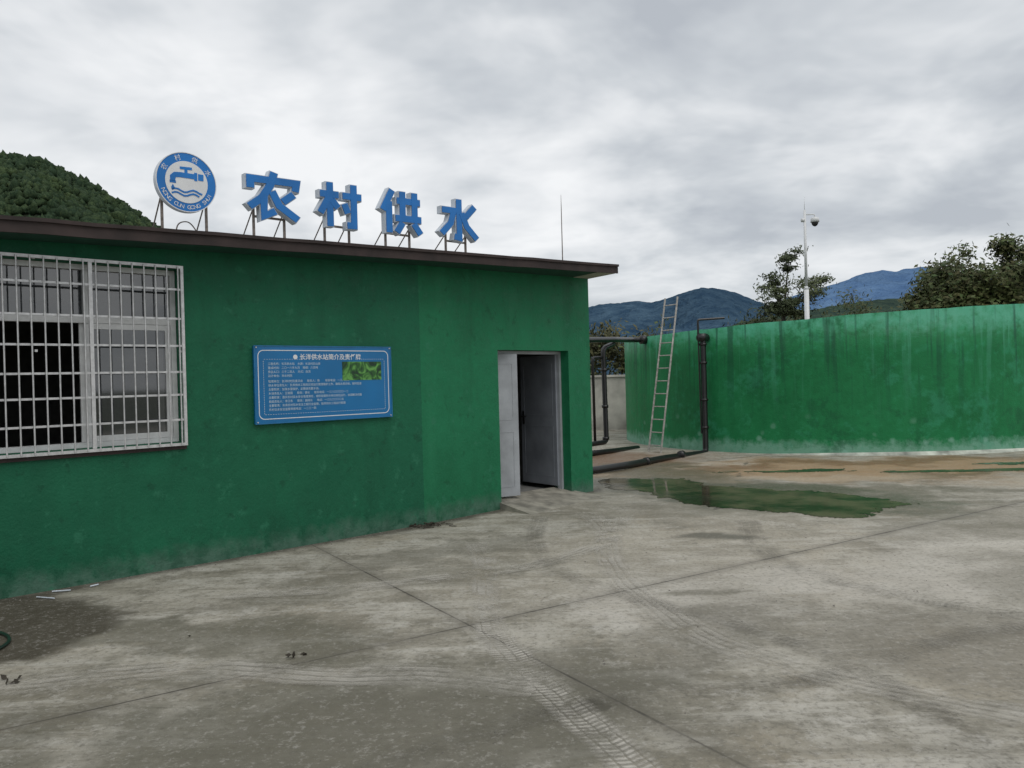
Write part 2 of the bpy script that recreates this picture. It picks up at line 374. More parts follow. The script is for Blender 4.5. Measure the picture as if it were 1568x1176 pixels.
def pool(name,x0,x1,y0,y1,st,maskf):
    px=np.arange(x0,x1,st);py=np.arange(y0,y1,st*1.3);PX,PY=np.meshgrid(px,py)
    mk=maskf(PX+st/2,PY+st*.65)>0
    zz_=np.vectorize(gz)(py)[:,None]+np.zeros_like(PX)+.004
    V=np.stack([PX,PY,zz_],-1).reshape(-1,3);n=PX.shape[1]
    jj,kk=np.nonzero(mk[:-1,:-1]);i0=jj*n+kk
    F_=np.stack([i0,i0+1,i0+n+1,i0+n],-1);u,inv=np.unique(F_,return_inverse=True)
    return npmesh(name,V[u],inv.reshape(F_.shape),M_water)
pool('puddle',.9,5.6,8.5,13.3,.02,lambda X,Y:sdf(X,Y,pud)+.85*vnoise(X,Y,1.9,6,5,.66)-.015)
def ell(X,Y,cx_,cy_,rx,ry): return 1-np.hypot((X-cx_)/rx,(Y-cy_)/ry)
pool('puddle',1.2,12,12.2,15.0,.03,lambda X,Y:np.maximum.reduce([ell(X,Y,4.6,13.2,1.6,.4),ell(X,Y,6.9,12.7,1.7,.3),ell(X,Y,9.6,13.5,2.2,.4),ell(X,Y,1.8,14.5,.5,.6)])*.7+1.3*vnoise(X*.6,Y*1.6,1.6,6,8,.65)-.34)

# ------------------------------------------------------------------ building
bld=empty('green_pump_house')
def wall_hole(name,F,t0,t1,hole,ztop,mat,th=.24,off=0):
    w0,w1,h0,h1=hole;xs=[t0,w0,w1,t1];zs=[-.02,h0,h1,None];b=MB()
    Z=lambda i,t: ztop(t) if zs[i] is None else zs[i]
    for i in range(3):
        for j in range(3):
            if i==1 and j==1: continue
            a,c=xs[i],xs[i+1]
            b.face([F(a,off,Z(j,a)),F(c,off,Z(j,c)),F(c,off,Z(j+1,c)),F(a,off,Z(j+1,a))])
            b.face([F(c,off-th,Z(j,c)),F(a,off-th,Z(j,a)),F(a,off-th,Z(j+1,a)),F(c,off-th,Z(j+1,c))],1)
    b.face([F(w0,off,h0),F(w0,off,h1),F(w0,off-th,h1),F(w0,off-th,h0)])
    b.face([F(w1,off,h1),F(w1,off,h0),F(w1,off-th,h0),F(w1,off-th,h1)])
    b.face([F(w0,off,h1),F(w1,off,h1),F(w1,off-th,h1),F(w0,off-th,h1)])
    b.face([F(w1,off,h0),F(w0,off,h0),F(w0,off-th,h0),F(w1,off-th,h0)])
    return b.obj(name,[mat,M_int],bld)
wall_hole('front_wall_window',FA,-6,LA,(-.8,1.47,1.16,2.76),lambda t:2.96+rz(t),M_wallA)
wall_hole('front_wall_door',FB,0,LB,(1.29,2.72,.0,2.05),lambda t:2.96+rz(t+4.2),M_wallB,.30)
b=MB()
P0=FB(LB,0,0);P1=P0-nA*5.2
def vwall(b,p,q,z0,z1a,z1b,mi=0):
    b.face([p+UP*z0,q+UP*z0,q+UP*z1b,p+UP*z1a],mi)
b2=FA(-6,0,0)-nA*5.5
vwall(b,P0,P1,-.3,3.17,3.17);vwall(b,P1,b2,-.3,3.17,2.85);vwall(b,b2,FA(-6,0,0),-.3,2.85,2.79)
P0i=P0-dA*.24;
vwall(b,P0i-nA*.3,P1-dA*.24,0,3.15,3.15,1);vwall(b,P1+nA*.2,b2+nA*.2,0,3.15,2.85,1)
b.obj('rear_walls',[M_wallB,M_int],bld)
b=MB();b.face([FA(-6,-.24,.06),FA(LA,-.24,.06),FB(LB,-.28,.06),P1+UP*.06,b2+UP*.06]);b.obj('interior_floor',M_roof,bld)
b=MB()
for (t,w_,h_) in ((-.2,.5,1.5),):
    b.box(FA,t,t+w_,-2.6,-2.1,.06,h_)
b.obj('control_cabinet',M_door,bld)
b=MB()
poly=[(-6,.38),(7.32,.38),(7.47,-.3),(7.47,-5.6),(-6,-5.6)]
lo=[FA(t,o,2.90+rz(t)) for t,o in poly];hi=[FA(t,o,3.0+rz(t)) for t,o in poly]
b.face(lo[::-1],1);b.face(hi,0)
for i in range(5):
    j=(i+1)%5;b.face([lo[i],lo[j],hi[j],hi[i]],0)
b.obj('roof_slab',[M_roof,M_soffit],bld)
b=MB()
nseg=40;ts=[-6+13.34*i/nseg for i in range(nseg+1)]
for t0,t1 in zip(ts[:-1],ts[1:]):
    j0=.008*mnoise.noise(Vector((t0*2,0,0)));j1=.008*mnoise.noise(Vector((t1*2,0,0)))
    b.hexa([FA(t0,.40,2.893+rz(t0)+j0),FA(t1,.40,2.893+rz(t1)+j1),FA(t1,.381,2.893+rz(t1)+j1),FA(t0,.381,2.893+rz(t0)+j0),
            FA(t0,.40,3.012+rz(t0)+j0),FA(t1,.40,3.012+rz(t1)+j1),FA(t1,.381,3.012+rz(t1)+j1),FA(t0,.381,3.012+rz(t0)+j0)])
    b.hexa([FA(t0,.420,2.985+rz(t0)+j0),FA(t1,.420,2.985+rz(t1)+j1),FA(t1,.401,2.985+rz(t1)+j1),FA(t0,.401,2.985+rz(t0)+j0),
            FA(t0,.420,3.016+rz(t0)+j0),FA(t1,.420,3.016+rz(t1)+j1),FA(t1,.401,3.016+rz(t1)+j1),FA(t0,.401,3.016+rz(t0)+j0)])
b.obj('roof_fascia',M_fascia,bld)
b=MB();b.face([FA(7.06,-.2,2.896+rz(7.08)),FA(6.95,.37,2.896+rz(7.0)),FA(7.315,.37,2.896+rz(7.3)),FA(7.46,-.3,2.896+rz(7.46))]);b.obj('soffit_end',M_soffit2,bld)
b=MB();F=FB
b.hexa([F(1.15,.65,-.01),F(2.95,.45,-.01),F(2.72,-.3,-.01),F(1.29,-.3,-.01),F(1.2,.60,.003),F(2.9,.40,.003),F(2.72,-.3,.10),F(1.29,-.3,.13)])
b.obj('door_ramp',simple('ramp_concrete',(.28,.265,.22),.9,0,.5,5),bld)
b=MB()
b.box(FB,1.293,1.335,-.22,-.14,.10,2.047);b.box(FB,2.675,2.717,-.22,-.14,.08,2.047);b.box(FB,1.335,2.675,-.22,-.14,2.005,2.047)
b.obj('door_frame',M_door,bld)
def leaf(name,h,e,z0,z1,th,mat,handle=None):
    h=Vector((*h,0));e=Vector((*e,0));d=(e-h).normalized();L=(e-h).length;n=Vector((d.y,-d.x,0))
    G=lambda t,o,z:h+d*t+n*o+UP*z
    b=MB();b.box(G,0,L,-th/2,th/2,z0,z1)
    for (a,c) in ((z0+.12,z0+.85),(z0+1.0,z1-.12)):
        w=.07
        for s_ in (1,-1):
            o0=s_*th/2;o1=s_*(th/2+.004)
            b.box(G,w,L-w,min(o0,o1),max(o0,o1),a,a+.010);b.box(G,w,L-w,min(o0,o1),max(o0,o1),c-.010,c)
            b.box(G,w,w+.010,min(o0,o1),max(o0,o1),a+.010,c-.010);b.box(G,L-w-.010,L-w,min(o0,o1),max(o0,o1),a+.010,c-.010)
    o=b.obj(name,mat,bld,fixn=True)
    if handle:
        b=MB()
        for s_ in (1,-1):
            b.box(G,L-.075,L-.035,*sorted((s_*th/2,s_*(th/2+.008))),z0+.86,z0+1.06)
            b.tube([G(L-.055,s_*th/2,z0+.98),G(L-.055,s_*(th/2+.05),z0+.98),G(L-.17,s_*(th/2+.05),z0+.98)],.009,8)
        b.obj(name+'_handle',M_dark,bld)
hl=FB(1.34,-.18,0);
leaf('door_leaf_left',(hl.x,hl.y),(hl.x+.335,hl.y+.16),.13,2.0,.04,M_door)
hr=FB(2.67,-.19,0)
leaf('door_leaf_right',(hr.x,hr.y),(hr.x-.49,hr.y+.62),.13,2.0,.04,M_doorin,True)
b=MB()
def frame(b,F,t0,t1,z0,z1,o0,o1,w,mi=0):
    b.box(F,t0,t1,o0,o1,z0,z0+w,mi);b.box(F,t0,t1,o0,o1,z1-w,z1,mi);b.box(F,t0,t0+w,o0,o1,z0+w,z1-w,mi);b.box(F,t1-w,t1,o0,o1,z0+w,z1-w,mi)
frame(b,FA,-.797,1.467,1.163,2.757,-.16,-.08,.045)
b.box(FA,-.752,1.422,-.155,-.085,2.25,2.30)
b.box(FA,.69,.75,-.15,-.09,2.30,2.71)
frame(b,FA,.70,1.42,1.21,2.248,-.115,-.09,.05)
frame(b,FA,.66,1.36,1.21,2.248,-.150,-.122,.045)
b.obj('window_frame',M_alu,bld)
b=MB()
b.face([FA(.75,-.10,1.26),FA(1.37,-.10,1.26),FA(1.37,-.10,2.20),FA(.75,-.10,2.20)])
b.face([FA(.75,-.12,2.30),FA(1.42,-.12,2.30),FA(1.42,-.12,2.71),FA(.75,-.12,2.71)])
b.face([FA(-.75,-.12,2.30),FA(.69,-.12,2.30),FA(.69,-.12,2.71),FA(-.75,-.12,2.71)])
b.obj('window_glass',M_glass,bld)
b=MB()
frame(b,FA,-.83,1.50,1.13,2.79,.03,.055,.026)
for z in (2.57,2.30,2.05,1.81,1.60,1.37): b.box(FA,-.802,1.472,.036,.050,z-.009,z+.009)
b.box(FA,.70,.73,.03,.055,1.158,2.762)
t=-.72
while t<1.46:
    if abs(t-.715)>.03: b.tube([FA(t,.063,1.14),FA(t,.063,2.78)],.0068,6)
    t+=.0985
for t in (-.8,.3,1.48):
    for z in (1.14,2.0,2.77): b.box(FA,t-.01,t+.01,0,.03,z-.01,z+.01)
b.obj('window_grille',M_steel,bld,fixn=True)
b=MB();b.box(FA,-.85,1.5,.001,.025,1.095,1.128);b.obj('window_sill',M_fascia,bld)
b=MB();q=FA(6.75,-.1,0);b.tube([q+UP*3.18,q+UP*4.0,q+UP*4.22],[.009,.006,.002],6);b.tube([q+UP*3.18,q+UP*3.24],.03,8)
b.obj('lightning_rod',M_rust)

def text(name,body,size,F,fr_d,fr_n,t,z,off,mat,parent,align='LEFT',rot=0,ext=.0005,bold=0):
    cu=bpy.data.curves.new(name,'FONT');cu.body=body;cu.size=size;cu.extrude=ext;cu.align_x=align;cu.offset=bold;cu.resolution_u=2
    cu.materials.append(mat)
    o=bpy.data.objects.new(name,cu);C.objects.link(o)
    M=Matrix((( fr_d.x,0,fr_n.x),(fr_d.y,0,fr_n.y),(0,1,0))).to_4x4()
    M=Matrix.Translation(F(t,off,z))@M@Matrix.Rotation(rot,4,'Z')
    o.matrix_world=M;o.parent=parent
    return o
sign=empty('rooftop_letter_sign')
def stroke_poly(pts,w):
    P=[Vector(p) for p in pts];L=[];R=[]
    for i,p in enumerate(P):
        if i==0: d=(P[1]-P[0]).normalized();nn=Vector((-d.y,d.x));k=1
        elif i==len(P)-1: d=(P[-1]-P[-2]).normalized();nn=Vector((-d.y,d.x));k=1
        else:
            d1=(P[i]-P[i-1]).normalized();d2=(P[i+1]-P[i]).normalized()
            n1=Vector((-d1.y,d1.x));n2=Vector((-d2.y,d2.x));nn=(n1+n2).normalized();k=min(1.6,1/max(.3,nn.dot(n1)))
        L.append(p+nn*w/2*k);R.append(p-nn*w/2*k)
    return L,R
CH={
'nong':[[(.06,.62),(.06,.83),(.95,.83),(.92,.64)],[(.52,1.02),(.44,.74),(.28,.46),(.02,.24)],[(.31,.50),(.31,.08),(.54,.21)],[(.46,.62),(.60,.32),(.98,.05)],[(.90,.60),(.66,.40)]],
'cun':[[(.01,.72),(.47,.72)],[(.25,1.0),(.25,0.0)],[(.23,.66),(.02,.28)],[(.28,.62),(.44,.42)],[(.52,.72),(1.0,.72)],[(.80,1.0),(.80,.07),(.62,.07)],[(.57,.56),(.66,.32)]],
'gong':[[(.28,1.0),(.03,.50)],[(.19,.74),(.19,0.0)],[(.36,.76),(.98,.76)],[(.52,.99),(.52,.36)],[(.82,.99),(.82,.36)],[(.32,.36),(1.0,.36)],[(.52,.28),(.36,.02)],[(.78,.28),(.97,.02)]],
'shui':[[(.50,1.0),(.50,.06),(.35,.09)],[(.04,.70),(.36,.70),(.28,.40),(.03,.12)],[(.93,.86),(.66,.56)],[(.56,.68),(.70,.34),(.98,.05)]]}
def letter(key,t0,w,z0,h,o=.2):
    body=MB();face=MB()
    for i,st in enumerate(CH[key]):
        for mb,ww,oo0,oo1 in ((body,.180,o-.055-.0007*i,o+.020+.0009*i),(face,.145,o+.0285,o+.032+.0009*i)):
            pts=[Vector(p) for p in st]
            if mb is face:
                d=(pts[0]-pts[1]).normalized();pts[0]=pts[0]-d*.018
                d=(pts[-1]-pts[-2]).normalized();pts[-1]=pts[-1]-d*.018
            L,R=stroke_poly(pts,ww)
            for k in range(len(L)-1):
                q=[L[k],R[k],R[k+1],L[k+1]]
                P=[(t0+a.x*w,z0+a.y*h+.025*(a.x)*w) for a in q]
                mb.prism(P,FA,oo0,oo1)
    body.obj('letter_'+key+'_body',M_side,sign,fixn=True);face.obj('letter_'+key+'_face',M_blue,sign,fixn=True)
letter('nong',2.06,.54,3.272,.47);letter('cun',2.82,.51,3.285,.47);letter('gong',3.57,.54,3.30,.485);letter('shui',4.37,.57,3.315,.49)
b=MB()
for (a,c) in ((2.16,2.48),(2.93,3.22),(3.68,4.0),(4.52,4.82)):
    for t in (a,c):
        b.box(FA,t-.010,t+.010,.12,.142,3.0+rz(t),3.45)
        b.tube([FA(t,.13,3.40),FA(t,-.22,3.0+rz(t))],.007,6)
    b.box(FA,a,c,.118,.14,3.31,3.33)
b.box(FA,2.1,4.9,-.23,-.21,3.0+rz(2),3.0+rz(2)+.04)
b.obj('support_posts',M_rust,sign)
logo=empty('round_tap_logo_sign')
lc=(1.50,3.535);R=.272
def disc(b,r,o0,o1,n=64,c=lc): b.prism([(c[0]+r*math.cos(i*math.tau/n),c[1]+r*math.sin(i*math.tau/n)) for i in range(n)],FA,o0,o1)
b=MB();disc(b,R,.14,.20);b.obj('disc_body',M_side,logo,fixn=True)
b=MB();disc(b,R*.975,.2005,.203);b.obj('blue_ring',M_blue,logo,fixn=True)
b=MB();disc(b,R*.70,.2035,.206);b.obj('white_field',M_white,logo,fixn=True)
b=MB()
n=48
for i in range(n):
    a0,a1=i*math.tau/n,(i+1)*math.tau/n
    r0,r1=R*.975,R*1.0
    b.prism([(lc[0]+r0*math.cos(a0),lc[1]+r0*math.sin(a0)),(lc[0]+r1*math.cos(a0),lc[1]+r1*math.sin(a0)),(lc[0]+r1*math.cos(a1),lc[1]+r1*math.sin(a1)),(lc[0]+r0*math.cos(a1),lc[1]+r0*math.sin(a1))],FA,.2002,.207)
b.obj('rim',M_white,logo,fixn=True)
b=MB();S=R
def pl(pts,o1=.2085): b.prism([(lc[0]+x*S,lc[1]+y*S) for x,y in pts],FA,.2065,o1)
def st(pts,w):
    L,Rr=stroke_poly(pts,w)
    for k in range(len(L)-1): pl([tuple(L[k]),tuple(Rr[k]),tuple(Rr[k+1]),tuple(L[k+1])],.2085+.0003*k)
st([(-.46,-.02),(-.46,.12),(-.38,.20),(-.2,.22),(.30,.22)],.17);st([(.30,.08),(.30,.36)],.10);st([(.38,.22),(.56,.22)],.22)
st([(-.02,.26),(-.02,.42)],.10);st([(-.22,.45),(.18,.47)],.09)
st([(-.56,-.04),(-.36,-.04)],.08)
pl([(-.46,-.12),(-.52,-.23),(-.50,-.29),(-.46,-.31),(-.42,-.29),(-.40,-.23)])
for y0 in (-.30,-.42):
    pts=[(-.5+.1*i,y0+.05*math.sin(i*1.1)) for i in range(11)]
    st([p for p in pts if p[0]**2+p[1]**2<.45],.055)
b.obj('tap_emblem',M_blue,logo,fixn=True)
def arc(txt,a0,a1,size,flip=False,rr=.83):
    k=len(txt)
    for i,ch in enumerate(txt):
        if ch==' ': continue
        a=math.radians(a0+(a1-a0)*i/(k-1))
        r=R*rr; rot=a-math.pi/2 if not flip else a+math.pi/2
        rb=r-size*.36 if not flip else r+size*.36
        text('ring_text',ch,size,FA,dA,nA,lc[0]+rb*math.cos(a),lc[1]+rb*math.sin(a),.2045,M_white,logo,'CENTER',rot)
arc('农村供水',150,30,.058);arc('NONG CUN GONG SHUI',205,335,.052,True)
b=MB()
for t in (1.30,1.70):
    b.box(FA,t-.010,t+.010,.115,.137,3.0+rz(t),3.6);b.tube([FA(t,.125,3.42),FA(t,-.22,3.0+rz(t))],.007,6)
b.tube(spline([FA(1.42,.1,3.05),FA(1.46,.08,3.17),FA(1.55,.07,3.2),FA(1.62,.06,3.14),FA(1.66,.05,3.05)],5),.006,6)
b.obj('support_posts',M_rust,logo)

board=empty('information_board')
b=MB();b.box(FA,2.17,3.77,.0,.035,1.285,2.06);b.obj('panel',M_blued,board)
b=MB();frame(b,FA,2.165,3.775,1.28,2.065,.0355,.040,.010);b.obj('edge_trim',simple('board_trim',(.01,.15,.34),.4),board)
b=MB()
def rr_pts(t0,t1,z0,z1,r,n=5):
    out=[]
    for cx,cz,a in ((t1-r,z1-r,0),(t0+r,z1-r,90),(t0+r,z0+r,180),(t1-r,z0+r,270)):
        for i in range(n+1):
            an=math.radians(a+90*i/n);out.append((cx+r*math.cos(an),cz+r*math.sin(an)))
    return out
o_=rr_pts(2.205,3.735,1.325,2.02,.06);i_=rr_pts(2.213,3.727,1.333,2.012,.052)
for k in range(len(o_)):
    j=(k+1)%len(o_);b.prism([o_[k],o_[j],i_[j],i_[k]][::-1],FA,.0352,.0368)
for k in range(52):
    if not(.3<k/52<.76): b.box(FA,2.27+k*.0272,2.27+k*.0272+.014,.0352,.0366,1.925,1.928)
    b.box(FA,2.27+k*.0272,2.27+k*.0272+.014,.0352,.0366,1.372,1.375)
for k in range(24):
    for tt in (2.262,3.68): b.box(FA,tt,tt+.0035,.0352,.0366,1.38+k*.0225,1.38+k*.0225+.012)
b.obj('border_lines',M_white,board,fixn=True)
text('title','长洋供水站简介及责任牌',.066,FA,dA,nA,3.02,1.926,.036,M_white,board,'CENTER',0,.0006,.0008)
b=MB();b.tube([FA(2.61,.0352,1.95),FA(2.61,.0375,1.95)],.024,16);b.obj('title_badge',M_white,board)
rows=['工程名称：长洋供水站    水源：长溪村后山泉','建成时间：二〇一八年九月    规模：六百吨','受益人口：三千二百人    方式：自流','设计单位：市水利院',
'管理单位：长洋村村民委员会      联系人：陈        联系电话：一三八〇〇',
'供水单位责任人：负责供水工程的日常运行管理维护工作，确保水质达标，按时巡查',
'主要职责：加强水源保护，定期清洗蓄水池。',
'乡镇责任人：王建国      职务：镇长      联系电话：一三八〇〇〇〇一二',
'主要职责：落实农村饮水安全管理责任，组织监督供水单位规范运行，协调解决问题',
'县级责任人：李卫东      职务：副局长      电话：一三九〇〇〇〇五',
'主要职责：负责农村饮水安全工程行业监管，指导供水工程运行管理',
'农村饮水安全监督举报电话：一二三一四']
zz=1.870
M_txt=simple('printed_text',(.50,.60,.68),.45,0,.05)
for i,r_ in enumerate(rows):
    text('text_row',r_,.029,FA,dA,nA,2.31,zz,.0358,M_txt,board)
    zz-=.0405 if i!=3 else .055
pm=NT('leaf_picture');vv=pm.n('ShaderNodeTexNoise');vv.inputs['Scale'].default_value=7;vv.inputs['Distortion'].default_value=2.5;pm.l(pm.pos(),vv.inputs['Vector'])
pm.col(pm.ramp(vv.outputs['Fac'],[(.35,(.004,.03,.012)),(.5,(.025,.12,.02)),(.64,(.12,.34,.07))]));pm.rough(.4)
b=MB();b.box(FA,3.15,3.64,.0352,.0376,1.70,1.90);b.obj('photo_print',pm.mat,board)
b=MB()
for t,z in ((2.19,2.045),(3.75,2.045),(2.19,1.30),(3.75,1.30)): b.tube([FA(t,.035,z),FA(t,.046,z)],.007,8)
b.obj('mounting_bolts',M_steel,board)

# ------------------------------------------------------------------ tank
tank=empty('green_water_tank')
TR=5.3;cx,cy=8.32,20.5
def ttop(x): return 2.80+(x-7.5)*.042
b=MB();N=200
zs=[-.6,.02,.5,1.2,2.0,None]
def ringpt(r,a,z): 
    x=cx+r*math.cos(a);y=cy+r*math.sin(a);return (x,y,ttop(x)+.014*mnoise.fractal(Vector((x*1.5,y*1.5,0)),1,2,3) if z is None else z)
for z in zs:
    for k in range(N): b.v.append(ringpt(TR,k*math.tau/N,z))
for zi in range(len(zs)-1):
    for k in range(N):
        k2=(k+1)%N;b.f.append((zi*N+k,zi*N+k2,(zi+1)*N+k2,(zi+1)*N+k));b.m.append(0)
o1=len(zs)-1
s0=len(b.v)
for k in range(N): b.v.append(ringpt(TR-.10,k*math.tau/N,None))
for k in range(N): b.v.append(ringpt(TR-.10,k*math.tau/N,0.02))
for k in range(N):
    k2=(k+1)%N
    b.f.append((o1*N+k,o1*N+k2,s0+k2,s0+k));b.m.append(1)
    b.f.append((s0+k,s0+k2,s0+N+k2,s0+N+k));b.m.append(0)
b.obj('tank_shell',[M_tank,simple('tank_rim',(.10,.22,.14),.8,0,.5,5)],tank)
for p in tank.children[0].data.polygons:
    if p.material_index==0: p.use_smooth=True
b=MB()
for k in range(N):
    a,a2=k*math.tau/N,(k+1)*math.tau/N
    w=TR+.12+.08*mnoise.noise(Vector((k*.21,0,0)));w2=TR+.12+.08*mnoise.noise(Vector((((k+1)%N)*.21,0,0)))
    y1,y2=cy+TR*math.sin(a),cy+TR*math.sin(a2)
    b.face([ringpt(w,a,.005+gz(y1)),ringpt(w2,a2,.005+gz(y2)),ringpt(TR+.001,a2,.085+gz(y2)),ringpt(TR+.001,a,.085+gz(y1))])
b.obj('foot_fillet',simple('lime_mortar',(.46,.48,.42),.9,0,.6,3),tank,smooth=True)
pipes=empty('black_water_pipes')
def bent(pts,r=.08):
    P=[Vector(p) for p in pts];out=[P[0]]
    for i in range(1,len(P)-1):
        a=(P[i-1]-P[i]).normalized();c=(P[i+1]-P[i]).normalized();q0=P[i]+a*r;q1=P[i]+c*r
        for k in range(6):
            t=k/5;out.append((1-t)**2*q0+2*t*(1-t)*P[i]+t*t*q1)
    out.append(P[-1]);return out
cen=Vector((cx,cy,0))
def onring(ratio,extra):
    d=Vector((ratio,1,0)).normalized();bq=d.dot(cen);disc_=bq*bq-(cen.length_squared-(TR+extra)**2)
    return d*(bq-math.sqrt(max(0,disc_)))
b=MB()
q=onring(.245,.16)
toc=(cen-q).normalized();g0=gz(q.y)
b.tube(bent([q+toc*.4+UP*2.47,q+UP*2.47,q+UP*(.09+g0),(2.99,15.42,.05),(2.04,14.16,.07),(1.38,13.51,.07),(.2,12.9,.07)],.12),.062,12)
for z in (2.30,1.9,1.1,.5): b.tube([q+UP*z,q+UP*(z+.05)],.08,12)
b.tube([q+UP*2.47,q+UP*2.56],.075,12)
b.tube([q+UP*2.47-toc*.12,q+UP*2.47+toc*.12],.09,12)
for (x_,y_) in ((2.5,14.77),(3.4,15.9)): b.tube([(x_-.03,y_-.04,.06),(x_+.03,y_+.04,.06)],.08,12)
b.obj('riser_pipe',M_black,pipes,smooth=True)
b=MB()
b.tube(bent([q+Vector((-.10,0,2.5)),q+Vector((-.10,0,2.86)),q+Vector((.5,.1,2.89))],.04),.024,8)
b.tube(bent([q+Vector((-.10,0,2.5)),q+Vector((-.08,0,.4))],.04),.018,8)
b.obj('vent_pipe',M_black,pipes)
b=MB()
e0=onring(.172,.0);dr=(cen-e0).normalized();e1=e0-dr*.35
b.tube(bent([e0+dr*.1+UP*2.55,e1+UP*2.55,(2.3,17.4,2.50),(1.2,15.6,2.42),(-.2,13.6,2.40)],.12),.06,12)
b.tube([e0+UP*2.55,e0-dr*.14+UP*2.55],.10,12)
b.tube(bent([(2.3,17.6,2.42),(2.02,17.2,2.30),(2.04,17.2,.25),(.6,15.4,.25)],.12),.055,12)
b.tube(bent([(2.9,18.3,.0),(2.2,17.3,.04),(.8,15.6,.1)],.12),.06,12)
b.tube(bent([(2.02,17.2,2.1),(1.75,16.9,2.1),(1.76,16.9,.3)],.08),.03,8)
for z in (.3,1.0,1.8): b.tube([(2.03,17.2,z),(2.03,17.2,z+.06)],.075,12)
b.obj('feed_pipe',M_black,pipes,smooth=True)
b=MB()
lz=gz(17.0)-.01
La=Vector((2.95,17.25,lz));Lb=Vector((3.16,16.92,lz));dn=(cen-(La+Lb)/2).normalized()
top=dn*.70+Vector((-.04,.02,0))+UP*3.52
for p in (La,Lb): b.tube([p,p+top],.020,8)
for k in range(1,13):
    f=k/12.6;b.tube([La+top*f,Lb+top*f],.013,6)
b.obj('metal_ladder',simple('ladder_paint',(.42,.40,.37),.55,.3,.4,14))

b=MB();bw=simple('whitewash_wall',(.46,.44,.40),.9,0,.45,1.5)
b.hexa([(-14,25,-.6),(45,25,-.6),(45,25.24,-.6),(-14,25.24,-.6),(-14,25,1.68),(45,25,1.68),(45,25.24,1.68),(-14,25.24,1.68)])
b.hexa([(-14,24.95,1.681),(45,24.95,1.681),(45,25.29,1.681),(-14,25.29,1.681),(-14,24.95,1.75),(45,24.95,1.75),(45,25.29,1.75),(-14,25.29,1.75)])
b.obj('boundary_wall',bw,fixn=True)

b=MB();px,py=10.60,28.0
b.tube([(px,py,-.7),(px,py,.15)],.20,16);b.tube([(px,py,.15),(px,py,4.62)],[.088,.083],14);b.tube([(px,py,4.62),(px,py,4.74)],[.083,.05],14)
b.tube([(px,py,4.74),(px,py,7.45)],[.05,.045],12);b.tube([(px,py,7.45),(px,py,7.95)],[.01,.004],6)
b.tube(bent([(px,py,7.3),(px+.36,py,7.3),(px+.36,py,7.18)],.06),.022,8)
b.tube([(px+.36,py,7.2),(px+.36,py,7.16),(px+.36,py,7.02)],[.07,.14,.15],16)
b.tube([(px-.12,py,7.1),(px-.02,py,7.1)],.07,8)
b.tube([(px+.36,py,7.02),(px+.36,py,6.96),(px+.36,py,6.90),(px+.36,py,6.87)],[.12,.11,.075,.02],16,mi=1)
b.obj('cctv_pole',[M_pole,M_dark],smooth=True)

# ------------------------------------------------------------------ trees
def tree(name,base,h,cc,cr,nlimb,clumps,leaves,ls,mat,seed,trunk=.13,clr=.35,flat=.6,shell=.55):
    R_=random.Random(seed);b=MB();base=Vector(base);cc=Vector(cc)
    fork=base+Vector((R_.uniform(-.1,.1),0,(cc.z-cr[2]*.75)-base.z))
    mid=base.lerp(fork,.5)+Vector((R_.uniform(-.12,.12),0,0))
    b.tube([base,mid,fork],[trunk,trunk*.8,trunk*.65],8)
    tips=[]
    def rp():
        while True:
            v=Vector((R_.uniform(-1,1),R_.uniform(-1,1),R_.uniform(-.75,1)))
            if shell<v.length<1: return cc+Vector((v.x*cr[0],v.y*cr[1],v.z*cr[2]))
    for i in range(nlimb):
        e=rp();m1=fork.lerp(e,.45)+Vector((R_.uniform(-.15,.15),R_.uniform(-.15,.15),R_.uniform(0,.25)))*cr[2]*.4
        b.tube([fork,m1,e],[trunk*.45,trunk*.28,trunk*.08],6);tips.append(e);tips.append(m1.lerp(e,.6))
        for j in range(3):
            e2=m1.lerp(e,R_.uniform(.2,.9))+Vector((R_.uniform(-1,1)*cr[0],R_.uniform(-1,1)*cr[1],R_.uniform(-.5,.8)*cr[2]))*.35
            s0=m1.lerp(e,R_.uniform(0,.5));b.tube([s0,s0.lerp(e2,.5)+Vector((0,0,.06)),e2],[trunk*.18,trunk*.12,trunk*.04],5);tips.append(e2)
    while len(tips)<clumps: tips.append(rp())
    tips=tips[:clumps] if len(tips)>clumps else tips
    rg=np.random.default_rng(seed)
    for tp in tips:
        k=int(leaves/len(tips)*R_.uniform(.4,1.7));rad=clr*R_.uniform(.6,1.3)
        c=rg.normal(0,1,(k,3))*np.array([rad,rad,rad*flat])*.55
        for q in c:
            p=tp+Vector(q);u=Vector(rg.normal(0,1,3)).normalized();w=u.orthogonal().normalized();s_=ls*R_.uniform(.6,1.3)
            b.face([p-u*s_,p+w*s_*.55,p+u*s_,p-w*s_*.55],1)
    return b.obj(name,[M_bark,mat])
tree('broadleaf_tree',(11.9,34,-.7),7,(11.95,34,5.35),(1.75,1.5,1.65),11,44,6200,.075,M_leaf,3,.14,.42,.45,.45)
tree('broadleaf_tree',(19.8,34,-.7),7.5,(20.2,34,4.6),(3.1,2.5,2.55),12,120,24000,.12,M_leafd,5,.2,.60,.8,.1)
tree('broadleaf_tree',(24.3,35,-.7),7.5,(24.1,35,4.3),(3.2,2.5,2.8),12,80,14000,.12,M_leafd,6,.2,.65,.8,.2)
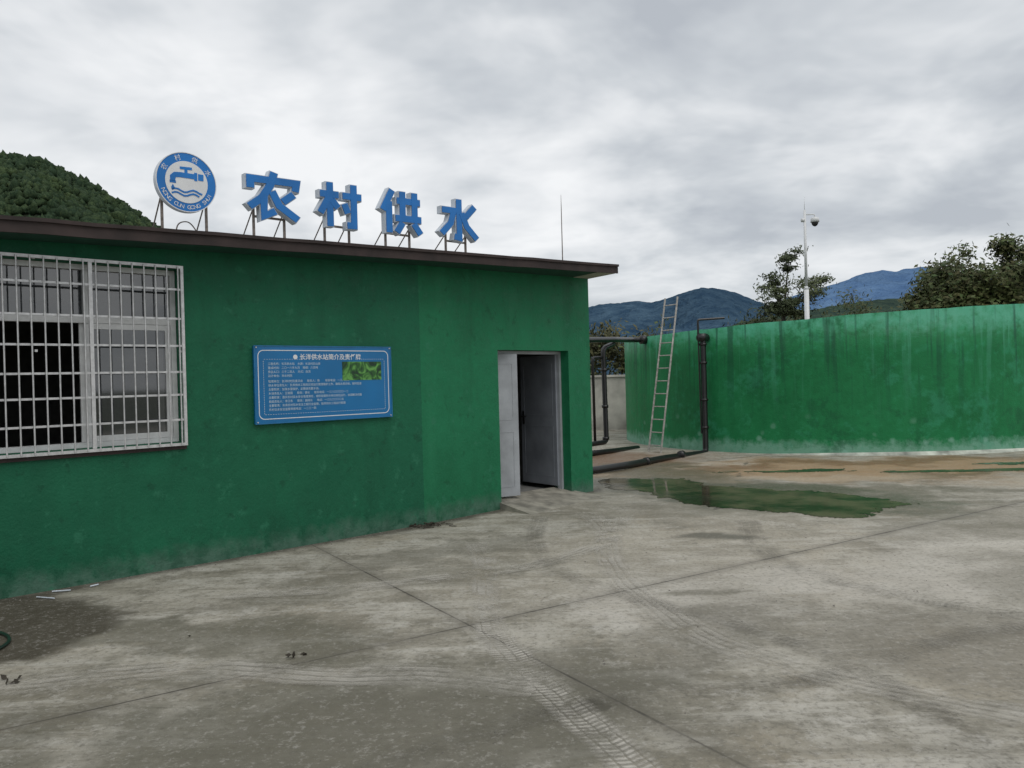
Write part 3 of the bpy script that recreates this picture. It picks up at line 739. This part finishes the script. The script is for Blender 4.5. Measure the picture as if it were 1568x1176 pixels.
def shrubs(name,spots,ls,mat,seed,per=500):
    rg=np.random.default_rng(seed);b=MB()
    for (x,y,z,rx,rz_) in spots:
        b.tube([(x,y,-.7),(x+.1,y,z)],[.06,.02],5)
        for cl in range(6):
            v=rg.normal(0,.5,3);c0=Vector((x+v[0]*rx,y+v[1]*rx,z+v[2]*rz_))
            for q in rg.normal(0,.38,(per//6,3)):
                p=c0+Vector((q[0]*rx*.8,q[1]*rx*.8,q[2]*rz_*.8));u=Vector(rg.normal(0,1,3));u.z+=.8;u.normalize();w=u.orthogonal().normalized();s_=ls*rg.uniform(.6,1.4)
                b.face([p-u*s_,p+w*s_*.4,p+u*s_,p-w*s_*.4],1)
    return b.obj(name,[M_bark,mat])
R_=random.Random(4)
shrubs('shrub_thicket',[(x,36+R_.uniform(-1,1),3.3+R_.uniform(-.5,.8),1.0,1.0) for x in np.arange(10.3,22,.8)],.09,M_leafd,2,900)
shrubs('shrub_thicket',[(x,29+R_.uniform(-1,1),2.5+R_.uniform(-.4,.6),.7,.8) for x in np.arange(1.5,5.6,.5)],.10,M_reed,8,700)
shrubs('shrub_thicket',[(x,30+R_.uniform(-1,1),1.6+R_.uniform(-.3,.5),.9,.9) for x in np.arange(-14,40,1.1)],.10,M_leafd,9,250)

# ------------------------------------------------------------------ hills
def hill(name,prof,D,front,back,mat,nx,ny,amp,nsc,seed,rough_ridge=0):
    xs=np.linspace(prof[0][0],prof[-1][0],nx);pz=np.interp(xs,[p[0] for p in prof],[p[1] for p in prof])
    v=[];f=[]
    for j in range(ny+1):
        s=j/ny
        y=D-front+(front+back)*s
        k=((y-(D-front))/front) if y<=D else math.cos((y-D)/back*math.pi/2)
        for i,x in enumerate(xs):
            nn=mnoise.fractal(Vector((x*nsc,y*nsc,seed)),1,2,6)
            z=pz[i]*k+amp*nn*max(0,math.sin(min(k,1)*math.pi))+rough_ridge*mnoise.fractal(Vector((x*nsc*8,y*nsc*8,seed)),.7,2,4)
            v.append((x*(y/D),y,z-1))
    for j in range(ny):
        for i in range(nx-1):
            a=j*nx+i;f.append((a,a+1,a+nx+1,a+nx))
    me=bpy.data.meshes.new(name);me.from_pydata(v,[],f);me.materials.append(mat);me.polygons.foreach_set('use_smooth',[True]*len(f))
    o=bpy.data.objects.new(name,me);C.objects.link(o);return o,v
def hillmat(name,a,b,sc):
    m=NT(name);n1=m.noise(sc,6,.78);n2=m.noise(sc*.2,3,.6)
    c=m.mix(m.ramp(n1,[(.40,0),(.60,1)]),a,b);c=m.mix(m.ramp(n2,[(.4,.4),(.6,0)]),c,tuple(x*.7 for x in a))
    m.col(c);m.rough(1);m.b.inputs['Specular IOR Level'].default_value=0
    m.bump(m.noise(sc,3,.7),1,2/sc*.3)
    return m.mat
S3=1300/400
P=[(-60,55),(0,30),(40.7,37.6),(52,39.0),(66.4,39.6),(73,38.6),(85,42.3),(98.2,46.2),(105,45.0),(112,43.4),(119.7,40.2),(135,35),(152.8,31),(185,29),(240,30)]
hill('distant_hills',[(x*S3,z*S3) for x,z in P],1300,600,400,hillmat('far_forest_haze',(.030,.062,.105),(.066,.115,.165),.035),260,60,24,.005,3.3,2.5)  # bluish aerial haze painted into the forest base colour, no volume
P=[(60,20),(130,34),(145,40),(157,43.0),(169.8,46.3),(178,49.5),(190,52.0),(197,51.0),(205,52.5),(213.3,53),(225,51),(245,47),(300,40)]
S4=2600/400
hill('distant_hills',[(x*S4,z*S4) for x,z in P],2600,900,600,hillmat('blue_haze',(.085,.160,.300),(.125,.215,.355),.012),200,40,50,.0025,7.1,4)  # farthest ridge: distance haze is its blue base colour
P=[(80,22),(110,29),(130,34),(152,37),(175,41),(200,43),(230,48),(300,50)]
S5=700/400
hill('distant_hills',[(x*S5,z*S5*.9) for x,z in P],700,300,200,hillmat('mid_forest',(.030,.050,.045),(.065,.095,.065),.08),200,50,10,.010,9.1,1.5)
K=350/80
P=[(-120,27),(-70,27),(-58,26.2),(-51.5,24.7),(-47.5,24.0),(-43.6,21.9),(-39.7,19.5),(-35.1,16.3),(-31,13.0),(-25,8.5),(-15,3)]
o,hv=hill('forested_hill',[(x*K,z*K) for x,z in P],350,200,120,simple('forest_floor',(.015,.024,.010),1),160,70,8,.02,1.1)
hv=np.array(hv)
bm=bmesh.new();bmesh.ops.create_icosphere(bm,subdivisions=1,radius=1);iv=np.array([v.co[:] for v in bm.verts]);fi=np.array([[v.index for v in f.verts] for f in bm.faces]);bm.free()
sel=hv[(hv[:,0]/hv[:,1]>-.74)&(hv[:,0]/hv[:,1]<-.3)&(hv[:,1]<366)&(hv[:,2]/hv[:,1]>.15)]
NC=9000
idx=rng.integers(0,len(sel),NC);V=[];Fc=[]
for m_,ii in enumerate(idx):
    c=sel[ii]+np.array([rng.uniform(-2.5,2.5),rng.uniform(-2.5,2.5),0]);r=rng.uniform(.5,1.7)*(1.35 if rng.random()<.1 else 1)
    vv_=iv*np.array([r,r,r*rng.uniform(.8,1.6)])*(1+rng.uniform(-.5,.5,(len(iv),1)))+c+np.array([0,0,r*.5])
    Fc.append(fi+m_*len(iv));V.append(vv_)
cm=NT('forest_canopy');gg=cm.n('ShaderNodeNewGeometry')
c1,c2,c3=cm.noise(1.6,4,.75,rgb=True)
cc_=cm.mix(gg.outputs['Random Per Island'],(.028,.052,.024),(.065,.095,.038));cc_=cm.mix(cm.ramp(c1,[(.42,.8),(.55,0)]),cc_,(.010,.022,.012));cc_=cm.mix(cm.ramp(c2,[(.55,0),(.66,.5)]),cc_,(.12,.15,.065))
cb_=cm.noise(.05,2,.6);cc_=cm.mix(cm.ramp(cb_,[(.4,.5),(.6,0)]),cc_,(.020,.038,.024))
cm.col(cc_);cm.rough(.9);cm.b.inputs['Specular IOR Level'].default_value=.1
npmesh('forest_canopy',np.concatenate(V),np.concatenate(Fc),cm.mat)

# ------------------------------------------------------------------ small litter
b=MB();R_=random.Random(11)
for i in range(620):
    if i<230: x=-3.9+R_.gauss(0,.45);y=5.3+R_.gauss(0,.45)
    elif i<420:
        t=R_.uniform(-1,4.2);p=FA(t,abs(R_.gauss(0,.10))+.01,0);x,y=p.x,p.y
    else: x=R_.uniform(-3,7);y=R_.uniform(2.5,10)
    r=R_.uniform(.003,.009)
    pts=[Vector((x+r*R_.uniform(.6,1.3)*math.cos(a),y+r*R_.uniform(.6,1.3)*math.sin(a),.0)) for a in (0,1.2,2.5,3.7,5)]
    apex=Vector((x,y,r*.9))
    for k in range(5): b.face([pts[k],pts[(k+1)%5],apex])
b.obj('gravel',simple('gravel',(.16,.15,.13),.9,0,.6,30))
b=MB()
lm=simple('dry_leaf',(.035,.028,.018),.8)
for (x,y,s_,k) in ((-1.35,4.76,.04,6),(2.97,5.79,.02,2),(-2.9,4.47,.05,5),(.6,7.0,.015,2),(-2.2,5.2,.02,2),(3.8,4.9,.018,2),(-1.15,9.0,.05,7),(-.95,9.05,.05,7)):
    for j in range(k):
        p=Vector((x+R_.gauss(0,s_*.7),y+R_.gauss(0,s_*.5),R_.uniform(.006,.02)));u=Vector((R_.uniform(-1,1),R_.uniform(-1,1),R_.uniform(-.2,.5))).normalized();w=u.orthogonal().normalized()
        b.face([p-u*s_*.6,p+w*s_*.3,p+u*s_*.6,p-w*s_*.3])
for i in range(22):
    p=Vector((-1.2+R_.uniform(-.15,.45),9.0+R_.uniform(-.1,.12),.01));u=Vector((R_.uniform(-1,1),R_.uniform(-.6,.6),R_.uniform(0,.25)))*.18
    b.tube([p,p+u],.005,4)
b.obj('leaf_litter',lm)
b=MB();b.tube(spline([(-3.75,5.45,.015),(-3.5,5.33,.015),(-3.36,5.15,.015),(-3.36,4.95,.015),(-3.5,4.78,.015),(-3.8,4.6,.015)],8),.011,8)
b.obj('garden_hose',simple('hose_green',(.01,.03,.02),.4),smooth=True)
b=MB()
for (t,o_2,a,l) in ((.35,.10,.2,.14),(.62,.16,1.0,.07),(.22,.2,-.3,.18)):
    p=FA(t,o_2,.012);b.tube([p,p+Vector((math.cos(a),math.sin(a),0))*l],.006,5)
b.obj('plastic_scraps',M_side)

# ------------------------------------------------------------------ world, sun, camera
w=bpy.data.worlds.new('World');bpy.context.scene.world=w;w.use_nodes=True;nt=w.node_tree;bg=nt.nodes['Background']
class WN(NT):
    def __init__(s,t): s.t=t
W_=WN(nt)
sky=nt.nodes.new('ShaderNodeTexSky');sky.sky_type='NISHITA';sky.sun_disc=False
el,az=math.radians(58),math.radians(150)
sky.sun_elevation=el;sky.sun_rotation=az
tc=nt.nodes.new('ShaderNodeTexCoord');sp=nt.nodes.new('ShaderNodeSeparateXYZ');nt.links.new(tc.outputs['Generated'],sp.inputs[0])
zc=W_.math('ADD',W_.math('MAXIMUM',sp.outputs[2],0),.20)
cb=nt.nodes.new('ShaderNodeCombineXYZ');nt.links.new(W_.math('DIVIDE',sp.outputs[0],zc),cb.inputs[0]);nt.links.new(W_.math('DIVIDE',sp.outputs[1],zc),cb.inputs[1]);cb.inputs[2].default_value=3.7
v=cb.outputs[0]
n1=W_.noise(1.5,5,.52,v,.35);n2=W_.noise(4.2,3,.55,v,.3);n3=W_.noise(.55,1,.5,v)
fac=W_.math('ADD',W_.math('ADD',W_.math('MULTIPLY',n1,.62),W_.math('MULTIPLY',n2,.20)),W_.math('MULTIPLY',n3,.28))
cl=W_.ramp(fac,[(.43,(.45,.48,.52)),(.51,(.57,.60,.63)),(.58,(.72,.74,.76)),(.66,(.86,.87,.88))])
hz=W_.ramp(sp.outputs[2],[(.0,.65),(.16,0)])
cl=W_.mix(hz,cl,(.68,.71,.74))
x=nt.nodes.new('ShaderNodeVectorMath');x.operation='SCALE';x.inputs[3].default_value=11.0;nt.links.new(cl,x.inputs[0])
mix=W_.mix(.94,sky.outputs[0],x.outputs[0])
nt.links.new(mix,bg.inputs[0]);bg.inputs[1].default_value=.1
sd=bpy.data.lights.new('sun','SUN');sd.energy=1.0;sd.angle=math.radians(35);sd.color=(1,.96,.91)
so=bpy.data.objects.new('sun',sd);C.objects.link(so)
dirv=Vector((math.sin(az)*math.cos(el),math.cos(az)*math.cos(el),math.sin(el)))
so.rotation_euler=dirv.to_track_quat('Z','Y').to_euler()

r=math.radians(1.5);p=math.radians(.25);c_,s_=math.cos(p),math.sin(p)
def pit(X,Y,Z): return Vector((X,Y*c_+Z*s_,Z*c_-Y*s_))
rt=pit(math.cos(r),0,-math.sin(r));upv=pit(math.sin(r),0,math.cos(r));fw=pit(0,1,0)
cd=bpy.data.cameras.new('camera');cd.sensor_width=36;cd.lens=36*1200/1568;cd.clip_end=8000;cd.clip_start=.05
cam=bpy.data.objects.new('camera',cd);C.objects.link(cam)
M=Matrix(((rt.x,upv.x,-fw.x,0),(rt.y,upv.y,-fw.y,0),(rt.z,upv.z,-fw.z,1.65),(0,0,0,1)))
cam.matrix_world=M
sc=bpy.context.scene;sc.camera=cam
sc.view_settings.view_transform='Standard';sc.view_settings.look='None';sc.view_settings.exposure=0
